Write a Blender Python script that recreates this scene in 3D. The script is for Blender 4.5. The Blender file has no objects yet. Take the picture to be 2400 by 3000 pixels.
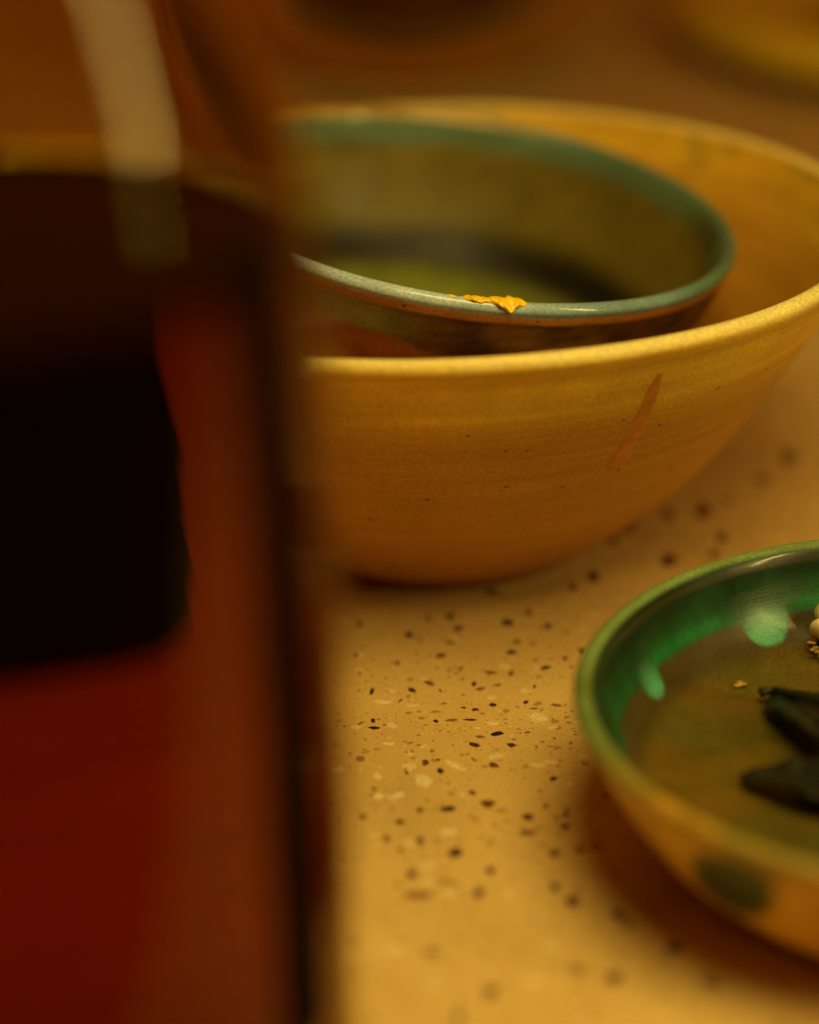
import bpy, math, random
import numpy as np
from mathutils import Vector, Matrix

# ------------------------------------------------------------------ camera
scene = bpy.context.scene
C = bpy.data.collections.new('scene_objects'); scene.collection.children.link(C)
CAM_H, PITCH, ROLL, F_PX = 0.22861, 0.420646, -0.022925, 6962.13
cam_data = bpy.data.cameras.new('camera')
cam = bpy.data.objects.new('camera', cam_data); C.objects.link(cam)
fwd = Vector((0, math.cos(PITCH), -math.sin(PITCH)))
right0 = Vector((1, 0, 0)); up0 = right0.cross(fwd)
r_ = math.cos(ROLL)*right0 + math.sin(ROLL)*up0
u_ = -math.sin(ROLL)*right0 + math.cos(ROLL)*up0
M = Matrix.Identity(4)
for i in range(3):
    M[i][0] = r_[i]; M[i][1] = u_[i]; M[i][2] = -fwd[i]
M[2][3] = CAM_H
cam.matrix_world = M
cam_data.sensor_fit = 'VERTICAL'; cam_data.sensor_height = 36.0; cam_data.sensor_width = 28.8
cam_data.lens = F_PX*36.0/3000.0
cam_data.clip_start = 0.01; cam_data.clip_end = 20
cam_data.dof.use_dof = True
cam_data.dof.focus_distance = 0.4654
cam_data.dof.aperture_fstop = 4.1
scene.camera = cam

# ------------------------------------------------------------------ light
w = bpy.data.worlds.new('World'); scene.world = w; w.use_nodes = True
bg = w.node_tree.nodes['Background']
bg.inputs[0].default_value = (1.0, 0.20, 0.0, 1); bg.inputs[1].default_value = 0.15

def area(name, loc, target, size, power, col, size_y=None):
    d = bpy.data.lights.new(name, 'AREA'); d.energy = power; d.color = col
    d.size = size
    if size_y: d.shape = 'RECTANGLE'; d.size_y = size_y
    else: d.shape = 'DISK'
    o = bpy.data.objects.new(name, d); C.objects.link(o)
    o.location = loc
    o.rotation_euler = (Vector(target)-Vector(loc)).to_track_quat('-Z', 'Y').to_euler()
    return o
area('hanging_lamp', (0.09, 0.27, 0.39), (0.0, 0.33, 0.0), 0.24, 1.44, (1.0, 0.76, 0.21))
area('added_streak_light', (0.60, 0.07, 0.36), (-0.05, 0.28, 0.15), 0.036, 1.85, (1.0, 0.76, 0.22), 0.36)  # added unseen strip light that puts the pale streak on the bottle

vs = scene.view_settings
scene.display_settings.display_device = 'sRGB'
vs.view_transform = 'Standard'; vs.look = 'None'; vs.exposure = -0.12; vs.gamma = 1.0
cy = scene.cycles
cy.max_bounces = 10; cy.transmission_bounces = 10; cy.glossy_bounces = 4; cy.diffuse_bounces = 3
cy.caustics_reflective = False; cy.caustics_refractive = True
cy.sample_clamp_indirect = 4.0
cy.use_denoising = True
cy.denoiser = 'OPENIMAGEDENOISE'

# ------------------------------------------------------------------ helpers
def tag(o, label=None, cat=None, group=None, kind=None):
    if label: o['label'] = label
    if cat: o['category'] = cat
    if group: o['group'] = group
    if kind: o['kind'] = kind
    return o
def empty(name, loc, label, cat, group=None):
    o = bpy.data.objects.new(name, None); C.objects.link(o); o.location = loc
    o.empty_display_size = 0.02
    return tag(o, label, cat, group)
def link(name, me, mat, parent=None):
    o = bpy.data.objects.new(name, me); C.objects.link(o)
    if mat: me.materials.append(mat)
    if parent: o.parent = parent
    return o
def smooth(me):
    me.polygons.foreach_set('use_smooth', [True]*len(me.polygons))
def spl(P, n=10):
    P = np.array(P, float); Q = np.vstack([2*P[0]-P[1], P, 2*P[-1]-P[-2]]); o = []
    for i in range(1, len(Q)-2):
        for k in range(n):
            t = k/n; a, b, c, d = Q[i-1:i+3]
            o.append(.5*((2*b)+(-a+c)*t+(2*a-5*b+4*c-d)*t*t+(-a+3*b-3*c+d)*t**3))
    o.append(P[-1]); return np.array(o)
def sst(a, b, x):
    t = np.clip((x-a)/(b-a), 0, 1); return t*t*(3-2*t)
_rs = np.random.RandomState(7)
def ang_noise(phi, freqs=(2, 3, 5, 8, 13), seed=0, fall=0.8):
    r = np.random.RandomState(seed); v = 0*phi
    for f in freqs: v = v + r.uniform(.5, 1)*np.sin(f*phi+r.uniform(0, 6.28))/f**fall
    return v
def grid_noise(x, y, seed=0, octaves=4):
    r = np.random.RandomState(seed); v = 0*x; amp = 1.0; fr = 1.0
    for o in range(octaves):
        for k in range(5):
            a = r.uniform(0, 6.28); f = fr*r.uniform(.7, 1.5)
            v = v + amp*np.sin(f*(x*math.cos(a)+y*math.sin(a))+r.uniform(0, 6.28)+1.3*v*0.3)/5
        amp *= .55; fr *= 2.05
    return v
def mix(a, b, t):
    t = np.asarray(t)[..., None]; return np.asarray(a)*(1-t)+np.asarray(b)*t
def lathe(prof, nseg=256, wob=None, colf=None, n=10, glossf=None):
    """prof: closed outer->rim->inner profile; colf(phi, s, r, z)->rgb; wob(phi, r, z)->(dr, dz)"""
    S = spl(prof, n); m = len(S)
    L = np.concatenate([[0], np.cumsum(np.hypot(*np.diff(S, axis=0).T))])
    phi = np.linspace(0, 2*np.pi, nseg, endpoint=False)
    PH, R = np.meshgrid(phi, S[:, 0]); _, Z = np.meshgrid(phi, S[:, 1]); _, LL = np.meshgrid(phi, L)
    R0, Z0 = R.copy(), Z.copy()
    if wob is not None:
        dr, dz = wob(PH, R, Z); R = R+dr; Z = Z+dz
    V = np.stack([R*np.cos(PH), R*np.sin(PH), Z], -1).reshape(-1, 3)
    F = []
    for i in range(m-1):
        a = i*nseg; b = a+nseg
        for j in range(nseg):
            k = (j+1) % nseg
            F.append((a+j, a+k, b+k, b+j))
    me = bpy.data.meshes.new('lathe')
    me.from_pydata(V.tolist(), [], F)
    smooth(me)
    if colf is not None:
        col = colf(PH, LL, R0, Z0)
        ca = me.color_attributes.new('glaze', 'FLOAT_COLOR', 'POINT')
        full = np.ones((m*nseg, 4), np.float32); full[:, :3] = np.clip(col.reshape(-1, 3), 0.001, 1)
        full[:, 3] = 0 if glossf is None else glossf(PH, LL, R0, Z0).ravel()
        ca.data.foreach_set('color', full.ravel())
    me.update()
    return me

# ------------------------------------------------------------------ materials
class NT:
    def __init__(s, name):
        s.m = bpy.data.materials.new(name); s.m.use_nodes = True
        s.t = s.m.node_tree; s.t.nodes.clear()
        s.out = s.t.nodes.new('ShaderNodeOutputMaterial')
    def n(s, typ, **kw):
        x = s.t.nodes.new(typ)
        for k, v in kw.items(): setattr(x, k, v)
        return x
    def l(s, a, b): s.t.links.new(a, b)
    def noise(s, vec, scale, detail=4, rough=.55):
        x = s.n('ShaderNodeTexNoise'); x.inputs['Scale'].default_value = scale
        x.inputs['Detail'].default_value = detail; x.inputs['Roughness'].default_value = rough
        if vec is not None: s.l(vec, x.inputs['Vector'])
        return x
    def ramp(s, fac, stops):
        x = s.n('ShaderNodeValToRGB'); s.l(fac, x.inputs[0]); e = x.color_ramp.elements
        while len(e) < len(stops): e.new(0.5)
        for i, (p, c) in enumerate(stops):
            e[i].position = p; e[i].color = (*c, 1) if len(c) == 3 else c
        return x
    def mixc(s, fac, a, b, mode='MIX'):
        x = s.n('ShaderNodeMix', data_type='RGBA', blend_type=mode)
        for sock, v in ((x.inputs[0], fac), (x.inputs[6], a), (x.inputs[7], b)):
            if hasattr(v, 'is_linked') or hasattr(v, 'links'): s.l(v, sock)
            elif isinstance(v, (int, float)): sock.default_value = v
            else: sock.default_value = (*v, 1)
        return x.outputs[2]
    def mapping(s, vec, scale):
        x = s.n('ShaderNodeMapping'); s.l(vec, x.inputs['Vector']); x.inputs['Scale'].default_value = scale
        return x.outputs[0]
    def math(s, op, a, b=0.0):
        x = s.n('ShaderNodeMath', operation=op)
        for sock, v in ((x.inputs[0], a), (x.inputs[1], b)):
            if isinstance(v, (int, float)): sock.default_value = v
            else: s.l(v, sock)
        return x.outputs[0]
G3 = lambda v: (v, v, v)

def glaze_material(name, rough=0.35, coat=0.0, ring=0.25, speck=0.6, bump=0.0002, spec=0.5, clouds=0.6):
    """Hand-thrown glazed stoneware: colour laid out in the 'glaze' attribute, throwing rings, grain and iron specks."""
    q = NT(name)
    tc = q.n('ShaderNodeTexCoord').outputs['Object']
    at = q.n('ShaderNodeAttribute', attribute_name='glaze').outputs['Color']
    rings = q.noise(q.mapping(tc, (14, 14, 620)), 1.0, 5, .6).outputs['Fac']
    grain = q.noise(q.mapping(tc, (1, 1, 2.2)), 1500, 3, .65).outputs['Fac']
    cloud = q.noise(tc, 70, 5, .6).outputs['Fac']
    c = q.mixc(ring, at, q.ramp(rings, [(.25, G3(.45)), (.5, G3(1)), (.78, G3(1.7))]).outputs[0], 'MULTIPLY')
    c = q.mixc(.8, c, q.ramp(grain, [(.3, G3(.55)), (.55, G3(1)), (.75, G3(1.35))]).outputs[0], 'MULTIPLY')
    c = q.mixc(clouds, c, q.ramp(cloud, [(.25, G3(.62)), (.5, G3(1)), (.75, G3(1.35))]).outputs[0], 'MULTIPLY')
    v = q.n('ShaderNodeTexVoronoi'); v.inputs['Scale'].default_value = 260; q.l(tc, v.inputs['Vector'])
    rnd = q.n('ShaderNodeSeparateColor'); q.l(v.outputs['Color'], rnd.inputs[0])
    thr = q.math('MULTIPLY', q.math('GREATER_THAN', rnd.outputs[0], 0.86), 0.13)
    spot = q.math('LESS_THAN', v.outputs['Distance'], thr)
    c = q.mixc(q.math('MULTIPLY', spot, speck), c, (.03, .012, .004))
    b = q.n('ShaderNodeBsdfPrincipled')
    q.l(c, b.inputs['Base Color'])
    rr = q.ramp(cloud, [(.3, G3(rough*.75)), (.7, G3(min(1, rough*1.25)))]).outputs[0]
    q.l(rr, b.inputs['Roughness'])
    b.inputs['Specular IOR Level'].default_value = spec
    q.l(q.math('ADD', q.n('ShaderNodeAttribute', attribute_name='glaze').outputs['Alpha'], coat), b.inputs['Coat Weight']); b.inputs['Coat Roughness'].default_value = 0.12
    h = q.math('ADD', q.math('MULTIPLY', rings, 1.0), q.math('MULTIPLY', grain, 0.35))
    bp = q.n('ShaderNodeBump'); bp.inputs['Strength'].default_value = 0.55; bp.inputs['Distance'].default_value = bump
    q.l(h, bp.inputs['Height']); q.l(bp.outputs[0], b.inputs['Normal'])
    q.l(b.outputs[0], q.out.inputs[0])
    return q.m

def plain_material(name, col, rough=.5, var=.35, scale=300, bump=.0002, **kw):
    q = NT(name); tc = q.n('ShaderNodeTexCoord').outputs['Object']
    ns = q.noise(tc, scale, 5).outputs['Fac']
    c = q.mixc(1.0, col, q.ramp(ns, [(.25, G3(1-var)), (.75, G3(1+var))]).outputs[0], 'MULTIPLY')
    b = q.n('ShaderNodeBsdfPrincipled'); q.l(c, b.inputs['Base Color']); b.inputs['Roughness'].default_value = rough
    for k, v in kw.items(): b.inputs[k.replace('_', ' ')].default_value = v
    bp = q.n('ShaderNodeBump'); bp.inputs['Strength'].default_value = .6; bp.inputs['Distance'].default_value = bump
    q.l(ns, bp.inputs['Height']); q.l(bp.outputs[0], b.inputs['Normal'])
    q.l(b.outputs[0], q.out.inputs[0]); return q.m

# ------------------------------------------------------------------ table with terrazzo chips
def terrazzo():
    q = NT('terrazzo'); tc = q.n('ShaderNodeTexCoord').outputs['Object']
    base = (.70, .49, .19)
    cloud = q.noise(tc, 22, 5, .6).outputs['Fac']
    c = q.mixc(1.0, base, q.ramp(cloud, [(.25, G3(.84)), (.5, G3(1)), (.75, G3(1.1))]).outputs[0], 'MULTIPLY')
    big_ = q.noise(tc, 7, 4, .6).outputs['Fac']
    c = q.mixc(1.0, c, q.ramp(big_, [(.3, (.90, .84, .72)), (.6, G3(1))]).outputs[0], 'MULTIPLY')
    fine = q.noise(tc, 1300, 4, .7).outputs['Fac']
    c = q.mixc(.5, c, q.ramp(fine, [(.3, G3(.8)), (.7, G3(1.15))]).outputs[0], 'MULTIPLY')
    for sc, lo, size, col, k in ((420, .72, .24, (.34, .18, .05), .75), (300, .80, .28, (.82, .68, .36), .6), (760, .74, .24, (.16, .07, .02), .7), (1500, .70, .26, (.20, .09, .02), .6), (1100, .80, .25, (.85, .74, .42), .55)):
        warp = q.n('ShaderNodeVectorMath', operation='ADD'); q.l(tc, warp.inputs[0])
        nn = q.noise(tc, sc*1.3, 2); s2 = q.n('ShaderNodeVectorMath', operation='SCALE'); q.l(nn.outputs['Color'], s2.inputs[0]); s2.inputs['Scale'].default_value = .45/sc
        q.l(s2.outputs[0], warp.inputs[1])
        v = q.n('ShaderNodeTexVoronoi'); v.inputs['Scale'].default_value = sc; q.l(warp.outputs[0], v.inputs['Vector'])
        sp = q.n('ShaderNodeSeparateColor'); q.l(v.outputs['Color'], sp.inputs[0])
        f = q.math('MULTIPLY', q.math('GREATER_THAN', sp.outputs[0], lo), q.math('LESS_THAN', v.outputs['Distance'], q.math('MULTIPLY', sp.outputs[1], size*1.6)))
        c = q.mixc(q.math('MULTIPLY', f, k), c, col)
    b = q.n('ShaderNodeBsdfPrincipled'); q.l(c, b.inputs['Base Color'])
    q.l(q.ramp(cloud, [(.3, G3(.50)), (.7, G3(.60))]).outputs[0], b.inputs['Roughness'])
    b.inputs['Specular IOR Level'].default_value = .3
    q.l(b.outputs[0], q.out.inputs[0]); return q.m
T_X0, T_X1, T_Y0, T_Y1 = -0.75, 0.85, 0.17, 1.75
def slab():
    e = .004; x0, x1, y0, y1 = T_X0, T_X1, T_Y0, T_Y1
    rings = [(-.036+.004, 0), (-e, 0), (0, e)]
    V = []; F = []
    levels = [(-.036, e), (-.032, 0), (-e, 0), (-.0012, .0012), (0, e)]
    for z, ins in levels:
        V += [(x0+ins, y0+ins, z), (x1-ins, y0+ins, z), (x1-ins, y1-ins, z), (x0+ins, y1-ins, z)]
    for l in range(len(levels)-1):
        for k in range(4):
            a = l*4+k; b = l*4+(k+1) % 4; F.append((a, b, b+4, a+4))
    n = len(levels)*4; F.append((n-4, n-3, n-2, n-1)); F.append((3, 2, 1, 0))
    me = bpy.data.meshes.new('tabletop'); me.from_pydata(V, [], F); return me
table = link('tabletop', slab(), terrazzo())
tag(table, kind='structure')

chip_cols = [(.018, .008, .004), (.050, .020, .007), (.15, .060, .015), (.27, .14, .05), (.44, .26, .10), (.40, .17, .05), (.77, .62, .32), (.80, .67, .38)]
chip_mats = [plain_material('chip_stone_'+n, c, rough=.35, var=.25, scale=900) for n, c in zip(['black', 'dark_brown', 'brown', 'hazel', 'tan', 'rust', 'cream', 'pale'], chip_cols)]
def chip_geo(rnd, vx, vy, wx, wy, top=.00008):
    """irregular flat chip; half-extent vectors v and w in metres"""
    n = rnd.choice((5, 6, 7)); V = []
    a0 = rnd.uniform(0, 6.28)
    for ring, (k, z) in enumerate(((1.06, -.0004), (1.0, top*.5), (.9, top))):
        for i in range(n):
            rnd2 = random.Random(int(a0*1e6)+i)
            a = a0+6.283*(i+rnd2.uniform(-.3, .3))/n; r = rnd2.uniform(.78, 1.12)*k
            ca, sa = math.cos(a)*r, math.sin(a)*r
            V.append((vx*ca+wx*sa, vy*ca+wy*sa, z))
    F = []
    for l in (0, 1):
        for i in range(n):
            j = (i+1) % n; F.append((l*n+i, l*n+j, (l+1)*n+j, (l+1)*n+i))
    F.append(tuple(range(2*n, 3*n)))
    # keep the winding outward
    if vx*wy-vy*wx < 0: F = [tuple(reversed(f)) for f in F]
    return V, F
CHIPS = [(-11.2,453.2,0.7,-2.6,-1.3,-1.6,2),(-0.7,447.5,2,-0.1,-0,-2.9,1),(3.5,455.1,1.4,-0.1,-0.1,-3.4,3),(8.2,455.8,2.5,-0.1,-0.1,-3,2),(9.8,449.9,2.7,0.9,0.1,-2.6,2),(20.3,452.2,2.8,-0.7,-0.3,-3.3,1),(25.1,456.7,1.7,-0.1,-0.2,-3.8,2),(28.8,449.9,2,-0.1,-0.2,-3,2),(21.9,443.2,1.8,-0.1,-0.1,-2.5,3),(20.4,438.5,2.5,-0.1,-0.1,-2.1,1),(27.1,431.3,2.4,1,0.1,-1.9,1),(31.4,435.3,1.3,-0.1,-0.1,-2,2),(5.8,437.8,2.6,0.9,0.1,-2,2),(7.8,443.7,2.3,0.8,0.1,-1.8,3),(-3.2,434.9,1.4,-0.6,-0.2,-1.9,2),(-11.9,438.7,1.5,-0.1,0,-2,2),(-11.1,430.8,1,-0,0,-1.7,3),(9.6,431.5,1,-0.1,-0,-1.5,3),(15.8,429.8,3,-1.1,-0.1,-1.4,2),(20,429.3,1,2.3,0.9,-1.8,3),(3.1,426,2.2,-1.3,-0.2,-1.6,2),(12.2,425,1.1,1.2,0.4,-1.8,1),(13.2,422.6,2,-0.5,-0.1,-1.1,2),(-0.3,423,1.9,-0.8,-0.2,-2.1,1),(-8.4,423,0.8,-0.6,-0.5,-3.1,0),(5.4,422.5,0.9,-1.1,-0.3,-0.9,1),(16.9,424.3,1.9,-0.1,-0.1,-1.2,3),(24.4,423.4,0.8,-0,-0.1,-1.5,1),(-2.7,418.7,1,1.5,0.2,-0.8,2),(5.9,417,1.4,0.2,0,-0.9,3),(15.6,416,2,-0.7,-0.2,-1.7,1),(22.3,416.8,1.1,0.8,0.2,-1.6,1),(9.8,415.2,1.3,-0.1,-0,-0.8,1),(12.1,414.3,1.8,0.2,0,-1.4,1),(23.8,414.2,1.9,-0.1,-0,-0.6,2),(28.3,415.3,2.2,-0.8,-0.2,-1.4,3),(-8.1,410.7,0.4,-1.6,-0.9,-1,1),(-7.8,407.8,2.7,-0.1,0,-1.6,0),(-10.5,409.9,1.4,1.3,0.1,-0.6,2),(4.2,410,1.3,-0.8,-0.2,-1.5,0),(7.4,410.2,2.6,-0.1,-0,-1.3,3),(11.1,410.2,3.1,-0.4,-0,-0.9,1),(16.1,404.4,2.8,1.1,0.1,-2,0),(12.8,403.3,2.3,-0.8,-0.1,-1.2,3),(22,404.6,1.5,0.2,-0,-1.1,3),(11.5,400.3,2.4,-1.4,-0.3,-2,1),(18.7,399.8,2.3,-1.1,-0.3,-1.9,1),(30.1,400.1,0.8,-0,-0.1,-1,3),(23.4,398.9,0.5,-0,-0,-0.9,2),(-9.3,398.5,1.2,0.4,0.1,-1.6,4),(-10.5,395.9,2.2,-0.5,-0.1,-2.4,3),(2,393.9,1.6,-0.1,-0,-3.1,2),(4.4,394.8,1,-0,-0,-1.3,2),(4.7,390.7,1.3,-1,-0.5,-2.2,1),(-1.6,390.3,0.9,-0.4,-0.1,-1.3,2),(14.9,392.3,2.2,-1.5,-0.5,-2.4,2),(11,395.1,0.6,-0,-0,-1,3),(25.9,386.7,1.5,0.6,0.1,-1.9,1),(-7.8,384.6,1.3,-0.1,0,-1.7,3),(10.5,382.4,1.7,-1,-0.3,-2,2),(5.8,377,3.3,-0.1,-0.1,-2.5,1),(13.2,378.3,3.3,-0.5,-0.2,-3.5,2),(0.6,376.7,1.6,-0.1,-0,-2.1,2),(-2.9,372.6,2.4,-0.5,-0.1,-2.4,2),(20.3,373.4,2.3,-0.1,-0.2,-2.7,1),(19.9,367.9,3.3,0.2,-0.1,-2,2),(26.9,369.7,2.4,-0.5,-0.3,-2.3,2),(27.3,373.8,1.5,0.4,0,-2.1,2),(25.7,372.9,1.2,-0.1,-0.1,-2,3),(23.9,377.1,1.5,-0.1,-0.1,-1.8,3),(-9.7,374.6,1.6,-0.1,0,-2.1,3),(-5.4,367.1,1.4,-0.1,-0,-2.4,2),(0.6,366.1,1.7,-0.1,-0,-2.9,2),(-2.9,363.1,1.4,-0.1,-0,-2.2,3),(6.9,361.9,2.9,1.2,0.3,-3,1),(-1,355.2,2.2,-0.4,-0.2,-2.7,2),(12.8,355.7,2.1,-0.1,-0.1,-3.2,2),(10.5,348.6,2.2,-0.1,-0.1,-3.3,2),(24.5,360.9,1.8,-0.1,-0.2,-2.6,2),(23.9,350,1.6,-0.1,-0.2,-3,3),(26.6,345.2,2.4,-0.1,-0.3,-3.9,2),(0.1,348.5,5.2,-0.2,-0,-2.5,3),(4.8,352.5,2.2,-0.1,-0,-2,4),(-6.3,418.4,4.4,-0.7,-0,-2,7),(24.3,410.5,4.1,-0.9,-0.4,-3.9,7),(15.4,408.6,3,0.2,-0,-1.8,7),(1.5,387.1,1.3,5,3.5,-3.4,7),(7.1,392.9,3.3,-4,-0.7,-2,7),(-7.3,389.4,1.8,-2.1,-0.9,-3,6),(23.2,392,3.4,-0.2,-0.1,-2.1,6),(-7,381.9,2.9,0.4,0.1,-2.5,7),(-3.3,382.3,2.3,0.7,0.2,-2.5,7),(5.4,368.9,3.4,0.8,0.2,-3.2,7),(1.4,357.5,3.6,-0.2,-0.1,-3.6,6),(-4.4,422.8,1.9,-0.1,-0,-1.6,6),(-0.6,416.7,3.5,-0.2,-0,-1.2,6),(-5.1,401.5,2.5,-0.1,-0,-1,7),(1.7,400.1,2,1.4,0.2,-0.9,7),(4.4,413.7,2.5,-0.1,-0,-1.4,4),(24.8,416.1,2.2,-0.1,-0.1,-2.2,4),(-7.2,399.4,2.1,-0.5,-0,-1.1,4),(26.2,398.9,2.1,-0.1,-0.1,-1,4),(26,392.9,3.3,-0.2,-0.1,-1.8,6),(15.7,375.8,0.1,-2.2,-1.9,-0.5,4),(9.8,374.1,1.3,-0.1,-0.1,-2,4),(12.3,406.9,1.2,-0.1,-0,-1,7),(27.1,406.4,2.5,0.6,0,-1.5,7),(57.9,481.5,4.6,-0.2,-0.9,-7.8,2),(71.2,492.7,2.8,-0.2,-1,-7.4,2),(40.4,473.6,2.6,-0.1,-0.4,-5.6,1),(46.3,493.1,2.8,-0.2,-0.5,-5.6,2),(68.8,508.2,3.8,-0.2,-1.2,-9.7,2),(60.3,506.7,4,-0.2,-0.8,-7.8,3),(93.6,538.7,5,-0.3,-1.5,-9.5,2),(17.5,467.1,3,-0.2,-0.2,-3.7,1),(68.6,484.2,2.6,-0.1,-0.5,-4.3,2),(84.9,525.4,4.1,-0.2,-0.9,-6.2,3),(35.5,468.7,2.2,-0.1,-0.3,-4.1,2),(50,499.5,4.7,-0.3,-0.7,-7.6,2),(156.4,944.2,9.5,-0.9,-3.6,-22.9,1),(160.2,896.7,6.5,-0.6,-3.5,-20.9,1),(34,341.1,2.3,-0.1,-0.3,-3.7,1),(26.1,345.6,2,-0.1,-0.2,-3.1,2),(42.3,330.7,2.8,-0.1,-0.5,-4.1,1),(23.7,350,1.8,-0.1,-0.2,-2.8,2),(35.3,338,2.6,-0.1,-0.4,-4.1,3),(31.7,322.9,3.1,-0.1,-0.4,-4.2,2),(47.6,320.8,3.9,-0.2,-0.5,-3.7,3),(24.1,360.9,1.8,-0.1,-0.2,-2.7,3),(11.5,319.9,3.1,-0.1,-0.2,-3.7,2),(2,331.3,2.8,-0.1,-0.1,-3,3),(25.8,325.5,3.1,-0.1,-0.2,-2.9,3),(29,361.8,2.4,-0.1,-0.2,-2.5,3),(31.9,362.9,2.7,-0.1,-0.2,-2.7,3),(-62.2,398,2.5,-0.1,0.4,-3.9,1),(-53.9,403.6,2.4,-0.1,0.3,-3.5,1),(-36.1,368.1,2.2,-0.1,0.2,-3.2,1),(-45.1,343.3,2,-0.1,0.3,-3.1,2)]
rnd = random.Random(11)
n_parts = 0
for (x, y, vx, vy, wx, wy, s) in CHIPS:
    V, F = chip_geo(rnd, vx*.0005, vy*.0005, wx*.0005, wy*.0005)
    me = bpy.data.meshes.new('stone_chip'); me.from_pydata(V, [], F)
    o = link('stone_chip', me, chip_mats[s], table); o.location = (x*.001, y*.001, 0); n_parts += 1
shared = []
for k in range(24):
    a = rnd.uniform(.0010, .0019); b = a*rnd.uniform(.35, .8); t = rnd.uniform(0, 6.28)
    V, F = chip_geo(rnd, a*math.cos(t), a*math.sin(t), -b*math.sin(t), b*math.cos(t))
    s = rnd.choice((1, 1, 1, 2, 2, 2, 2, 3, 3, 4, 6, 7))
    me = bpy.data.meshes.new('stone_chip'); me.from_pydata(V, [], F); me.materials.append(chip_mats[s]); shared.append((me, V, F, s))
cells = set((int(c[0]/6), int(c[1]/6)) for c in CHIPS)
def covered(x, y):   # where bowls stand nothing of the table shows
    return math.hypot(x-.0077, y-.5044) < .033 or math.hypot(x-.0929, y-.3624) < .04
def in_measured(x, y):
    return -.012 < x < .032 and .335 < y < .460
def in_view(x, y):
    d = y*math.cos(PITCH)+CAM_H*math.sin(PITCH); h = -CAM_H*math.cos(PITCH)+y*math.sin(PITCH)
    return abs(x)*F_PX/d < 1330 and abs(h)*F_PX/d < 1600
cand = []
while len(cand) < 1500:
    y = .24+rnd.random()*1.1; x = rnd.uniform(-.35, .42)
    if covered(x, y) or in_measured(x, y): continue
    if any(math.hypot(x-c[0]*.001, y-c[1]*.001) < .004 for c in CHIPS): continue
    cand.append((x, y))
cand.sort(key=lambda p: (0 if in_view(*p) else 1, p[1]))
for (x, y) in cand[:300-n_parts]:
    me = rnd.choice(shared)[0]
    o = bpy.data.objects.new('stone_chip', me); C.objects.link(o); o.parent = table
    o.location = (x, y, 0); o.rotation_euler = (0, 0, rnd.uniform(0, 6.28))
V2, F2, MI = [], [], []
for (x, y) in cand[300-n_parts:]:
    _, V, F, s = rnd.choice(shared); a = rnd.uniform(0, 6.28); ca, sa = math.cos(a), math.sin(a); o = len(V2)
    V2 += [(x+v[0]*ca-v[1]*sa, y+v[0]*sa+v[1]*ca, v[2]) for v in V]
    F2 += [tuple(i+o for i in f) for f in F]; MI += [s]*len(F)
me = bpy.data.meshes.new('far_stone_chips'); me.from_pydata(V2, [], F2)
for m in chip_mats: me.materials.append(m)
me.polygons.foreach_set('material_index', MI)
o = link('distant_stone_chips', me, None, table); tag(o, kind='stuff')

# ------------------------------------------------------------------ big bowl
BB = (.00772, .50441)
OCHRE = np.array((.54, .275, .020)); OCHRE_LIT = np.array((.90, .60, .06)); CREAM = np.array((.84, .72, .28))
GREEN_D = np.array((.035, .085, .022)); OLIVE = np.array((.20, .19, .045)); BROWN = np.array((.10, .035, .012)); BROWN_M = np.array((.22, .09, .03))
def big_col(phi, s, r, z):
    L = s; rim = L_BIG
    n1 = ang_noise(phi, (2, 3, 5, 9, 14), 3); n2 = grid_noise(phi*6, z*120, 4); n3 = grid_noise(phi*14, z*500, 5)
    c = mix((.44, .20, .024), OCHRE, sst(.0, .05, z+.006*n1))  # clay colour darkened towards the foot, shade painted in
    c = mix(c, OCHRE_LIT, np.clip(sst(.050, .068, z+.003*n1+.002*n2)*(.85+.16*grid_noise(phi*3, z*2200, 8)+.15*n3), 0, 1))  # lit band below the lip, painted on as a lighter ochre
    c = c*(1+.05*n2[..., None]+.04*n3[..., None])
    # pale worn edge along the very lip
    d = L-rim
    c = mix(c, CREAM, np.clip(sst(-.0040, -.0010, d+.0008*n3)*(1-sst(.001, .003, d))*(.85+.3*n1), 0, 1))
    # inside
    ins = sst(.0015, .003, d)
    ci = mix((.60, .32, .03), (.50, .22, .022), sst(.07, .03, z))
    gb = sst(.25, .75, grid_noise(phi*9, z*260, 12)+.2*n1)*sst(.060, .0735, z)
    ci = mix(ci, (.85, .52, .03), sst(.058, .068, z)*(.75+.3*n3))
    gb = np.clip(gb+sst(.2, .6, n3+.5*n2)*sst(.070, .075, z)*.9, 0, 1)
    ci = mix(ci, (.12, .14, .03), gb*.8)
    ci = ci*(1+.12*n2[..., None])
    return mix(c, ci, ins)
big_prof = [(.0, .0035), (.020, .0035), (.0335, .0032), (.0345, .0012), (.036, .0008), (.0385, .0030), (.0485, .0105), (.0628, .025), (.0768, .045), (.0868, .0615), (.0915, .0700), (.0937, .0727),
            (.0950, .0747), (.0950, .0764), (.0938, .0773), (.0920, .0768), (.0905, .0745), (.0850, .0640), (.0742, .047), (.060, .030), (.046, .0165), (.030, .0095), (.012, .0075), (.0004, .0072)]
big_prof = [(r, z*.972) for r, z in big_prof]
S_ = spl(big_prof); L_ = np.concatenate([[0], np.cumsum(np.hypot(*np.diff(S_, axis=0).T))]); L_BIG = L_[np.argmax(S_[:, 1])]
def big_wob(phi, r, z):
    k = sst(.02, .076, z)
    dr = k*(.0004*ang_noise(phi, (3, 5, 8), 21))
    dz = k*(.0007*ang_noise(phi, (2, 3, 4, 7), 22))
    # faint throwing ridges on the outside
    dr = dr+.00010*np.sin(z*900+ang_noise(phi, (1, 2, 3), 5)*2)*sst(.01, .03, z)*(r > .03)
    return dr, dz
big = empty('large_bowl', (BB[0], BB[1], 0), 'wide ochre yellow stoneware bowl with a pale lip, holding the smaller green bowl', 'bowl')
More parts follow.
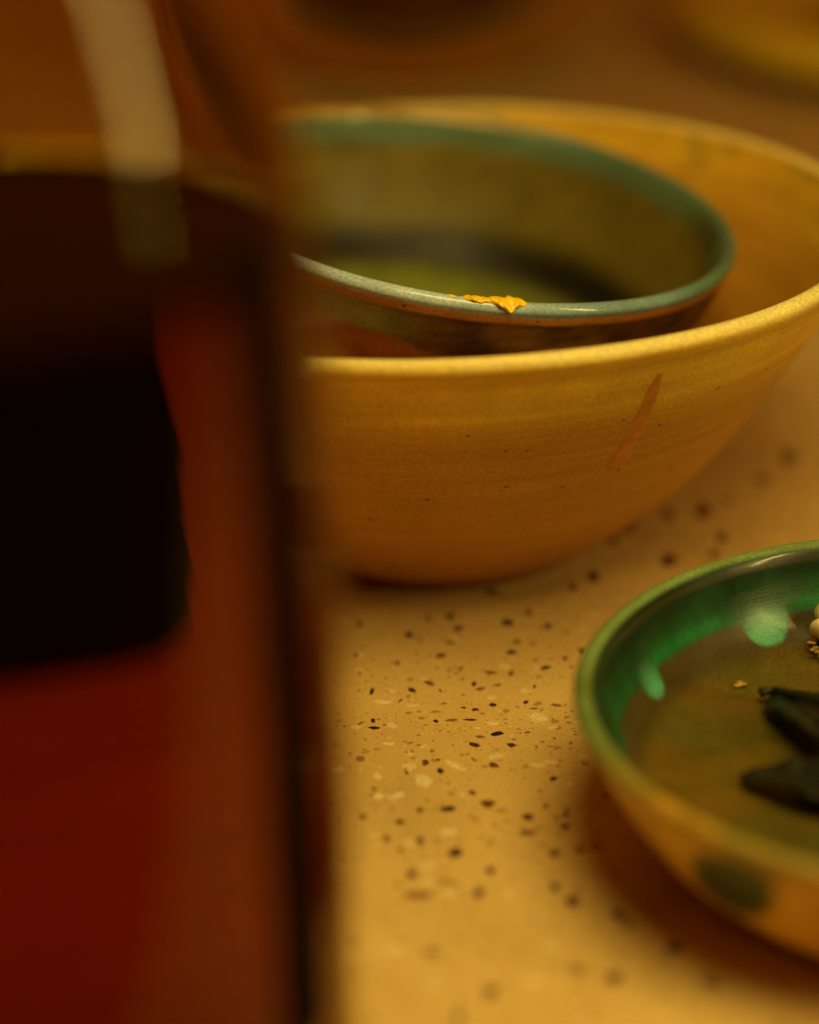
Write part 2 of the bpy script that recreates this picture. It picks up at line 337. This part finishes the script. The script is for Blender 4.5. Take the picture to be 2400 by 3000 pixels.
bo = link('bowl_body', lathe(big_prof, 500, big_wob, big_col, 14), glaze_material('ochre_stoneware', rough=.55, ring=.22, clouds=.22, spec=.35, bump=.00025), big)

# sauce run down its outside
def outer_r(z, a=math.radians(296.5)):
    zs = S_[:np.argmax(S_[:, 1])]; i = np.argsort(zs[25:, 1])
    a = np.array([a]); z0 = z
    for _ in range(2): z0 = z-float(big_wob(a, np.array([.07]), np.array([z0]))[1][0])
    return float(np.interp(z0, zs[25:, 1][i], zs[25:, 0][i]))+float(big_wob(a, np.array([.07]), np.array([z0]))[0][0])
def sauce_drip():
    V = []; F = []; n = 110; m = 14; ph0 = math.radians(296.5)
    for i in range(n+1):
        t = i/n; z = .0670-t*.0255
        wdt = .0014+.0008*t+.0003*math.exp(-((t-.9)/.1)**2)
        if t > .88: wdt *= math.sqrt(max(0, 1-((t-.88)/.12)**2))+.01
        if t < .2: wdt *= .3+.7*math.sin(1.5708*t/.2)
        th = .00012+.00030*sst(.5, .95, t)
        r = outer_r(z); dphi = .012*math.sin(t*4)*.4
        for j in range(m+1):
            u = -1+2*j/m
            h = th*math.sqrt(max(0, 1-u*u))*(wdt > .0003)
            a = ph0+dphi+u*wdt/r
            V.append(((r+h)*math.cos(a)+BB[0], (r+h)*math.sin(a)+BB[1], z))
    for i in range(n):
        for j in range(m):
            a = i*(m+1)+j; F.append((a, a+m+1, a+m+2, a+1))
    nb = len(V)
    for v in list(V):      # back side sunk into the glaze, so the run has thickness
        dx, dy = v[0]-BB[0], v[1]-BB[1]; r = math.hypot(dx, dy); k = (outer_r(v[2])-.0004)/r
        V.append((BB[0]+dx*k, BB[1]+dy*k, v[2]))
    F += [tuple(i+nb for i in reversed(f)) for f in F[:]]
    me = bpy.data.meshes.new('sauce_drip'); me.from_pydata(V, [], F); smooth(me); return me
dr = link('sauce_drip', sauce_drip(), plain_material('orange_sauce', (.54, .20, .016), rough=.5, var=.2, scale=500, Specular_IOR_Level=.6))
tag(dr, 'slanting rust orange run of sauce dried on the outside of the ochre bowl', 'sauce')

# ------------------------------------------------------------------ small bowl, leaning inside
SB = Vector((.012668, .504004, .079944)); SR = .06178
nrm = Vector((.163558, -.045019, 1)).normalized()
ax = Vector((1, 0, -.163558)).normalized(); ay = nrm.cross(ax)
MS = Matrix.Identity(4)
for i in range(3): MS[i][0] = ax[i]; MS[i][1] = ay[i]; MS[i][2] = nrm[i]
HS = .0626
org = SB-nrm*HS
for i in range(3): MS[i][3] = org[i]
small_prof = [(.0, .003), (.014, .003), (.0195, .0028), (.0205, .0008), (.022, .0004), (.0240, .003), (.0310, .0085), (.0430, .0205), (.0525, .035), (.0584, .0490), (.0603, .0555),
              (.0614, .0584), (.0619, .0599), (.0613, .0611), (.0600, .0614), (.0586, .0603), (.0575, .0570), (.0555, .0490), (.0512, .0385), (.0458, .0300), (.0390, .0258), (.0280, .0242), (.012, .0238), (.0004, .0238)]
S2 = spl(small_prof); L2 = np.concatenate([[0], np.cumsum(np.hypot(*np.diff(S2, axis=0).T))]); L_SM = L2[np.argmax(S2[:, 1])]
def small_col(phi, s, r, z):
    d = s-L_SM; deg = np.degrees(phi)
    n1 = ang_noise(phi, (2, 3, 5, 9, 15), 31); n2 = grid_noise(phi*7, z*160, 32); n3 = grid_noise(phi*16, z*700, 33)
    # outside: brown clay, a dark wavy glaze edge under the lip, moss green patch on the left
    c = mix((.36, .13, .022), (.62, .29, .05), sst(-.6, .8, n2))
    lb = .0500+.0022*n1+.0010*n3
    lb = lb-.0028*np.exp(-((deg-272)/14)**2)+.002*np.exp(-((deg-300)/14)**2)
    dark = sst(lb-.0012, lb+.0006, z)
    dcol = mix((.022, .010, .005), (.24, .32, .08), sst(268, 246, deg)*sst(200, 215, deg))
    c = mix(c, dcol, dark*(.80+.2*np.clip(n3, -1, 1)))
    c = mix(c, (.62, .27, .05), sst(-.0062, -.0050, d+.0003*n3)*(.9+.1*n1))
    # lip: grey-green, chalky
    tl = sst(-.0042, -.0032, d+.0004*n2)
    chalk = mix((.20, .33, .38), (.58, .72, .90), sst(300, 255, deg)*sst(190, 225, deg)*(.8+.3*n3))
    chalk = mix(chalk, (.07, .18, .13), np.clip(sst(300, 335, deg)+sst(90, 40, deg), 0, 1))
    chalk = mix(chalk, (.50, .30, .06), sst(60, 90, deg)*sst(200, 160, deg))
    c = mix(c, chalk, tl)
    # inside
    ins = sst(.0016, .0032, d)
    ci = mix((.180, .140, .018), (.150, .112, .015), sst(.2, .8, .5+.5*n2))
    ci = mix(ci, (.12, .145, .02), sst(110, 150, deg)*sst(260, 200, deg)*.7)
    band = sst(.0535+.0016*n1+.001*n2, .0560+.0016*n1+.001*n2, z)
    ci = mix(ci, (.11, .19, .13), band*sst(0, 30, deg)*.9)
    ci = mix(ci, (.06, .09, .03), band*(1-sst(0, 30, deg))*.8)
    crescent_shade = sst(.0400+.0012*n1, .0325+.0012*n1, z)                    # crescent of shade painted dark where the wall meets the floor
    ci = mix(ci, (.012, .010, .002), crescent_shade)
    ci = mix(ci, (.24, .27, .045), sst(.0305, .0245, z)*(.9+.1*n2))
    ci = ci*(1+.07*n2[..., None])
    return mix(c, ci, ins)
def small_wob(phi, r, z):
    k = sst(.02, .06, z)
    return k*(.00025*ang_noise(phi, (3, 5, 8), 41)), k*(.0003*ang_noise(phi, (2, 3, 5, 9), 42))
small = empty('small_bowl', (0, 0, 0), 'small olive green bowl with a chalky grey-green lip, leaning inside the wide ochre bowl', 'bowl')
small.matrix_world = MS
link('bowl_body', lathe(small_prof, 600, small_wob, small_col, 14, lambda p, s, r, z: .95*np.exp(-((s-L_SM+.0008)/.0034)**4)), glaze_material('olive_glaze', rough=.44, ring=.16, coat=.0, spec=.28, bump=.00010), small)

# mustard smear on the lip
def smear():
    V = []; F = []; n = 150; m = 24; r0 = random.Random(5)
    lump = [(267.3, .0009, .35), (270.2, .0012, .55), (271.6, .0014, .9), (273.2, .0013, .85), (275.0, .0015, 1.0), (276.6, .0016, 1.25), (278.2, .0017, 1.5), (279.6, .0014, 1.1), (281.0, .0010, .7)]
    for i in range(n+1):
        a = 266.2+i*(282.2-266.2)/n
        w = sum(k*math.exp(-((a-c)/.95)**2) for c, _, k in lump); w = min(w, 1.9)
        endf = min(1, max(0.02, (a-266.2)/.6), max(0.02, (282.2-a)/.9))
        gap = 1-.75*math.exp(-((a-268.7)/.55)**2)
        w *= endf*gap
        for j in range(m):
            t = 2*math.pi*j/m
            drop = .0011*math.exp(-((a-278.2)/1.3)**2)
            lum = 1+.13*math.sin(a*1.3+t*1.0)+.10*math.sin(a*2.3-t*2+1)+.08*math.sin(a*3.1+t*3)
            rr = .0604+(.00120*w*math.cos(t)*lum)+drop*.55*(math.cos(t) > 0)*abs(math.cos(t))
            zz = .0613+.00062*w*math.sin(t)*lum-drop*.9*max(0, math.cos(t))
            p = MS @ Vector((rr*math.cos(math.radians(a-.0)), rr*math.sin(math.radians(a)), zz))
            V.append(tuple(p))
    for i in range(n):
        for j in range(m):
            k = (j+1) % m; F.append((i*m+j, i*m+k, (i+1)*m+k, (i+1)*m+j))
    F.append(tuple(range(m))[::-1]); F.append(tuple(range(n*m, (n+1)*m)))
    me = bpy.data.meshes.new('mustard_smear'); me.from_pydata(V, [], F); smooth(me); return me
sm = link('mustard_smear', smear(), plain_material('mustard', (.90, .58, .01), rough=.25, var=.12, scale=1500, bump=.0003, Specular_IOR_Level=.7))
tag(sm, 'lumpy yellow mustard smear stuck on the lip of the small green bowl', 'mustard')

# ------------------------------------------------------------------ green dish at the lower right
PC = (.09286, .36244)
plate_prof = [(.0, .004), (.028, .004), (.0395, .0038), (.0405, .0008), (.043, .0004), (.0470, .0022), (.0548, .010), (.0606, .020), (.0636, .0275), (.0648, .0295),
              (.0648, .0310), (.0636, .0319), (.0618, .0314), (.0607, .0295), (.0595, .0250), (.0572, .0195), (.0540, .0155), (.0490, .0133), (.040, .0124), (.020, .0120), (.0005, .0120)]
plate_prof = [(r, z*.955) for r, z in plate_prof]
S3 = spl(plate_prof); L3 = np.concatenate([[0], np.cumsum(np.hypot(*np.diff(S3, axis=0).T))]); L_PL = L3[np.argmax(S3[:, 1])]
def plate_col(phi, s, r, z):
    d = s-L_PL; deg = np.degrees(phi)
    n1 = ang_noise(phi, (2, 3, 5, 9, 15), 51); n2 = grid_noise(phi*6, z*200, 52); n3 = grid_noise(phi*16, z*900, 53)
    c = mix((.62, .36, .03), (.74, .48, .035), sst(-.5, .7, n2))
    for a0, z0, wa, wz, k in ((224.5, .0188, 9.5, .0080, 1.0), (198, .0105, 7.5, .0058, 1.0), (190, .0215, 5, .0085, .9), (252, .010, 6, .004, .7), (275, .016, 8, .007, .9), (310, .013, 9, .006, .9), (20, .015, 9, .007, .9), (75, .016, 8, .006, .9), (120, .014, 9, .006, .9), (160, .015, 8, .006, .8)):
        e = np.sqrt(((deg-a0)/wa)**2+((z-z0-.00045*(deg-a0)*(wa > 9))/wz)**2)+.12*n3
        c = mix(c, (.018, .055, .008), sst(1.15, .75, e)*k)
    # lip
    lipc = mix((.17, .28, .10), (.60, .32, .03), sst(188, 212, deg)*sst(355, 330, deg))
    lipc = mix(lipc, (.07, .15, .03), .6*sst(0, .6, n1+.5*n3))
    c = mix(c, lipc, sst(-.0042, -.0020, d))
    # inside: deep green glaze that ends in drips
    ins = sst(.0012, .0026, d)
    flo = mix((.135, .080, .008), (.088, .076, .008), sst(-.4, .6, grid_noise(r*np.cos(phi)*90, r*np.sin(phi)*260, 55)))
    flo = flo*(1+.10*grid_noise(r*np.cos(phi)*300, r*np.sin(phi)*900, 56)[..., None])
    edge = .0143+.0005*n1
    for a0, wa, dep in ((149, 3.3, .0045), (115, 4.6, .0056), (175, 5, .003), (88, 4, .005), (60, 5, .004), (20, 4, .005), (340, 4, .004), (300, 5, .005), (255, 5, .002), (215, 5, .002)):
        edge = np.maximum(edge, .0138+dep*np.sqrt(np.clip(1-np.abs((deg-a0)/(wa*1.15))**2.4, 0, 1)))
    g = sst(edge+.0008, edge-.0006, d+.0003*n2)
    wallc = mix((.006, .060, .014), (.002, .022, .006), sst(.010, .004, d+.002*n2))
    vis = sst(80, 105, deg)*sst(175, 150, deg)
    bead = np.exp(-((d-edge+.0016)/.0018)**2)*(.75+.35*np.clip(n2, -1, 1))
    bc = mix((.006, .16, .045), (.09, .40, .25), sst(.0150, .0178, d))
    wallc = mix(wallc, bc, bead*(.35+.65*vis))
    wallc = wallc*(1+.35*np.clip(grid_noise(phi*22, d*160, 57), -1, 1))[..., None]
    tip = np.maximum(np.exp(-((deg-149)/3.0)**4), np.exp(-((deg-115)/4.4)**4))
    wallc = mix(wallc, (.10, .42, .28), tip*sst(.0095, .0165, d)*(.8+.2*np.clip(n2, -1, 1)))
    wallc = mix(wallc, (.20, .10, .02), sst(.0026, .0036, d)*sst(.0048, .0040, d)*.15)
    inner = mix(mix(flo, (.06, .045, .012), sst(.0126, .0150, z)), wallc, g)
    return mix(c, inner, ins)
def plate_wob(phi, r, z):
    k = sst(.01, .03, z); return k*.0004*ang_noise(phi, (2, 3, 5), 61), k*.0003*ang_noise(phi, (2, 3, 5, 8), 62)
plate = empty('green_dish', (PC[0], PC[1], 0), 'shallow dish with dark green glaze dripping inside its rim and green-spotted ochre sides', 'dish')
link('dish_body', lathe(plate_prof, 900, plate_wob, plate_col, 14, lambda p, s, r, z: .7*np.exp(-((s-L_PL)/.0030)**4)), glaze_material('green_drip_glaze', rough=.36, ring=.12, coat=.08, spec=.5, speck=.3, bump=.0001), plate)

# leaves lying in the dish
def leaf(p0, p1, width, lift, seed, fold=.25):
    p0, p1 = Vector(p0), Vector(p1); d = (p1-p0); L = d.length; d.normalize(); side = Vector((-d.y, d.x, 0)).normalized()
    nx, ny = 36, 12; V = []; F = []; r0 = random.Random(seed)
    def pt(i, j, off):
        t = i/nx; u = -1+2*j/ny
        wv = width*(math.sin(math.pi*min(1, t**.8*.98+.02))**.75)*(1+.05*math.sin(t*21+seed))
        z = lift*math.sin(math.pi*t)*.9+fold*abs(u)*wv+.0006*math.sin(t*13+u*3+seed)+.00035*math.sin(t*50)*abs(u)
        return p0+d*L*t+side*u*wv+Vector((0, 0, z+off))
    for off in (.0, .00045):
        for i in range(nx+1):
            for j in range(ny+1): V.append(tuple(pt(i, j, off)))
    N = (nx+1)*(ny+1)
    for i in range(nx):
        for j in range(ny):
            a = i*(ny+1)+j; q4 = (a, a+ny+1, a+ny+2, a+1)
            F.append(q4); F.append(tuple(k+N for k in reversed(q4)))
    for i in range(nx):
        for j in (0, ny):
            a = i*(ny+1)+j; F.append((a, a+ny+1, a+ny+1+N, a+N) if j else (a, a+N, a+ny+1+N, a+ny+1))
    me = bpy.data.meshes.new('leaf'); me.from_pydata(V, [], F); smooth(me); return me
def stalk(pts, r, name='leaf_stalk'):
    P = spl(pts, 6); V = []; F = []; m = 8
    for i, p in enumerate(P):
        t = P[min(i+1, len(P)-1)]-P[max(i-1, 0)]; t = Vector(t).normalized(); a = t.orthogonal().normalized(); b = t.cross(a)
        rr = r*(1.3 if i < 3 else 1)
        for j in range(m):
            q = Vector(p)+(a*math.cos(6.283*j/m)+b*math.sin(6.283*j/m))*rr; V.append(tuple(q))
    for i in range(len(P)-1):
        for j in range(m):
            k = (j+1) % m; F.append((i*m+j, i*m+k, (i+1)*m+k, (i+1)*m+j))
    F.append(tuple(range(m))[::-1]); F.append(tuple(range((len(P)-1)*m, len(P)*m)))
    me = bpy.data.meshes.new(name); me.from_pydata(V, [], F); smooth(me); return me
leafm = plain_material('dark_leaf', (.007, .010, .004), rough=.36, var=.7, scale=260, bump=.0004)
for (a, b, wd, lf, sd, lab, st) in (((.0672, .3925, .0133), (.0985, .3400, .0136), .0092, .0034, 1, 'curled blackish leaf with a thick stalk end, farther back in the green dish', True),
                                ((.0575, .3640, .0130), (.0990, .3410, .0134), .0064, .0024, 2, 'pointed blackish leaf lying nearer the front edge of the green dish', False)):
    e = empty('leaf', (a[0], a[1], a[2]), lab, 'leaf', 'dark leaves in the green dish')
    o = link('leaf_blade', leaf((0, 0, 0), tuple(Vector(b)-Vector(a)), wd, lf, sd), leafm, e)
    if st:
        k = (Vector(b)-Vector(a)).normalized()
        link('leaf_stalk', stalk([(-.0022*1.0, -.0004, .0012), (-.0006, 0, .0013), (.0015, -.0012, .0018), (.006, -.0075, .0036), (.012, -.0160, .0050)], .0008), leafm, e)
# pale morsel against the back wall of the dish
def lumpy(c, s, seed, sub=48, amp=.14, rot=0):
    V = []; F = []; n, m = sub, sub//2; r = random.Random(seed); ph = [(r.uniform(2, 6), r.uniform(0, 6.28), r.uniform(2, 6), r.uniform(0, 6.28)) for _ in range(6)]
    for i in range(m+1):
        th = math.pi*i/m
        for j in range(n):
            a = 6.2832*j/n; x, y, z = math.sin(th)*math.cos(a), math.sin(th)*math.sin(a), math.cos(th)
            k = 1+amp*sum(math.sin(p[0]*x+p[1])*math.cos(p[2]*y+p[3]+z*2) for p in ph)/2
            X, Y = x*s[0]*k, y*s[1]*k
            V.append((c[0]+X*math.cos(rot)-Y*math.sin(rot), c[1]+X*math.sin(rot)+Y*math.cos(rot), c[2]+z*s[2]*k))
    for i in range(m):
        for j in range(n): k = (j+1) % n; F.append((i*n+j, (i+1)*n+j, (i+1)*n+k, i*n+k))
    me = bpy.data.meshes.new('lump'); me.from_pydata(V, [], F); smooth(me); return me
pm = plain_material('pale_flesh', (.80, .62, .42), rough=.35, var=.2, scale=400, bump=.0003, Subsurface_Weight=.2, Subsurface_Radius=(.004, .002, .001), Subsurface_Scale=1.0)
pg = plain_material('pale_green_flesh', (.50, .50, .26), rough=.35, var=.2, scale=400, bump=.0003)
cr = plain_material('golden_crumb', (.42, .26, .03), rough=.4, var=.3, scale=900)
mo = empty('food_morsel', (.0838, .4105, .0135), 'pinkish white morsel of food with golden crumbs, at the back of the green dish', 'food')
link('pink_piece', lumpy((0, -.001, .0042), (.0060, .0040, .0040), 3), pm, mo)
link('green_piece', lumpy((.0005, .0036, .0062), (.0062, .0024, .0038), 4, rot=.2), pg, mo)
rr = random.Random(9)
for k in range(9):
    a = math.radians(rr.uniform(150, 260)); link('crumb', lumpy((.0060*math.cos(a)+rr.uniform(-.0006, .0006), -.001+.0040*math.sin(a), .0006+rr.random()*.0028), (.0008, .0004, .0003), 20+k, 14, .55, rr.random()*3), cr, mo)
cb = link('crumb', lumpy((.0620, .3985, .0130), (.0011, .0008, .0004), 77, 20, .5), cr); tag(cb, 'tiny golden crumb on the bare floor of the green dish left of the leaves', 'crumb')

# ------------------------------------------------------------------ bottle of red drink, close to the lens
GC = (-.0530, .2750)
def glass_mat(name, ior, col, vol=None):
    q = NT(name); g = q.n('ShaderNodeBsdfGlass'); g.inputs['IOR'].default_value = ior; g.inputs['Roughness'].default_value = 0.0
    g.inputs['Color'].default_value = (*col, 1); q.l(g.outputs[0], q.out.inputs[0])
    if vol:
        va = q.n('ShaderNodeVolumeAbsorption'); va.inputs['Color'].default_value = (*vol[0], 1); va.inputs['Density'].default_value = vol[1]
        q.l(va.outputs[0], q.out.inputs['Volume'])
    return q.m
RED = ((.80, .52, .03), 92)
bottle = empty('glass_bottle', (GC[0], GC[1], 0), 'glass bottle of dark red drink standing close to the camera at the left edge', 'bottle')
LV = .1425
r_lv = .0412
outer = [(.0005, .0006), (.030, .0006), (.039, .0012), (.0425, .004), (.0438, .012), (.0440, .040), (.0439, .090), (.0436, .125), (.0422, .145), (.0400, .160), (.0368, .173), (.0310, .188), (.0220, .205), (.0160, .222), (.0140, .240), (.0136, .262), (.0150, .2635), (.0150, .2685), (.0138, .2700)]
inner = [(.0118, .2700), (.0112, .2660), (.0112, .240), (.0132, .222), (.0195, .2045), (.0288, .1868), (.0346, .1715), (.0379, .159), (.0400, .1490), (r_lv, LV)]
link('glass_wall', lathe(outer+inner, 160, n=6), glass_mat('clear_glass', 1.32, (1.0, .96, .74)), bottle)
# the drink fills the bottle: its side is the glass-to-drink interface (relative index), its top meets air
side = [(.0005, .0068), (.030, .0070), (.0395, .0085), (.0418, .016), (.0424, .040), (.0424, .090), (.0420, .125), (r_lv, LV)]
nside = len(spl(side, 6))
lq = lathe(side+[(.0385, LV-.0008), (.020, LV-.0008), (.0005, LV-.0008)], 160, n=6)
lo = link('red_drink', lq, glass_mat('drink_side', 1.33/1.32, (1, 1, 1), RED), bottle)
lq.materials.append(glass_mat('drink_top', 1.15, (1, 1, 1), RED))
lq.polygons.foreach_set('material_index', [1 if k//160 >= nside-1 else 0 for k in range(len(lq.polygons))])
def label(A0, A1, z0, z1, corner=0.0, rag=0.0):  # curved sheet for the back label and for the added dark streak
    V = []; F = []; n = 40; m = 60; a0, a1 = math.radians(A0), math.radians(A1)
    for off in (.0002, .0005):
        for i in range(n+1):
            for j in range(m+1):
                u, v = i/n, j/m
                du = abs(u-.5)*2; dv = abs(v-.5)*2
                if du > .9 and dv > .9:
                    q = math.hypot((du-.9)/.1, (dv-.9)/.1)
                    if q > 1: u = .5+(u-.5)*(1-.012*(q-1)); v = .5+(v-.5)*(1-.03*(q-1))
                z = z0+(z1-z0)*v; cr_ = max(0.0, (dv-.80)/.20); a0c = a0+corner*(1-math.sqrt(max(0, 1-cr_*cr_)))+rag*(.020*math.sin(v*9+1)+.012*math.sin(v*23)+.006*math.sin(v*51)); z = z+rag*(1-v)*(.0022*math.sin(u*11)+.0012*math.sin(u*29+1)); a = a0c+(a1-a0c)*u; r = float(np.interp(z, [.040, .090, .125, .145, .160], [.0440, .0439, .0436, .0422, .0400]))+off
                V.append((r*math.cos(a), r*math.sin(a), z))
    N = (n+1)*(m+1)
    for i in range(n):
        for j in range(m):
            a = i*(m+1)+j; q4 = (a, a+m+1, a+m+2, a+1); F.append(tuple(reversed(q4))); F.append(tuple(k+N for k in q4))
    me = bpy.data.meshes.new('paper_label'); me.from_pydata(V, [], F); return me
paper_and_streak = plain_material('paper_and_streak', (.0035, .001, .0006), rough=.9, var=.2, Specular_IOR_Level=.05)  # paper of the back label, shared with the added streak band
link('paper_label', label(83, 170, .072, .1400, .12, 0.35), paper_and_streak, bottle)
so = link('dark_streak', label(323, 337, .040, .1480), paper_and_streak, bottle); so['label'] = 'narrow black band standing in for the dark streak down the right side of the bottle'  # black band added in place of a dark refraction in the glass

# ------------------------------------------------------------------ crockery behind
cup = empty('glass_bowl', (.0060, .9520, 0), 'round amber glass bowl with dark contents, out of focus behind the nested bowls', 'bowl')
cup_out = [(.0005, .0010), (.024, .0008), (.030, .0012), (.048, .0070), (.0620, .0200), (.0680, .037), (.0690, .058), (.0660, .072)]
cup_in = [(.0640, .0728), (.0625, .071), (.0640, .058), (.0600, .040), (.0530, .0270), (.0400, .0185), (.020, .0155), (.0005, .0150)]
link('glass_wall', lathe(cup_out+cup_in, 120, n=6), glass_mat('amber_glass', 1.18, (1.0, .96, .75)), cup)
link('dark_filling', lathe([(.0005, .0156), (.020, .0161), (.0396, .0191), (.0525, .0275), (.0594, .0403), (.0630, .055), (.0628, .0575), (.0600, .0582), (.0300, .0575), (.0005, .0578)], 120, n=6), plain_material('dark_filling', (.10, .030, .006), rough=.18, var=.6, scale=60, bump=.0015), cup)
def dish_col(phi, s, r, z):
    n1 = grid_noise(phi*5, z*100, 81); return mix((.40, .20, .035), (1.0, .80, .06), sst(.007, .011, z)*np.clip(.9+.1*n1, 0, 1))  # rim painted brighter in place of the light it catches
dish_prof = [(.0, .004), (.060, .004), (.064, .0006), (.068, .0012), (.080, .0045), (.105, .0060), (.127, .0090), (.1325, .0125), (.1315, .0180), (.1275, .0225), (.1215, .0240), (.104, .0170), (.090, .0118), (.070, .0085), (.040, .0075), (.0005, .0075)]
dish = empty('ochre_plate', (.244, .972, 0), 'ochre plate with its lit rim painted bright yellow, out of focus in the far right corner', 'plate')
link('plate_body', lathe(dish_prof, 200, None, dish_col, 8), glaze_material('yellow_ochre_glaze', rough=.3, ring=.15, coat=.6), dish)
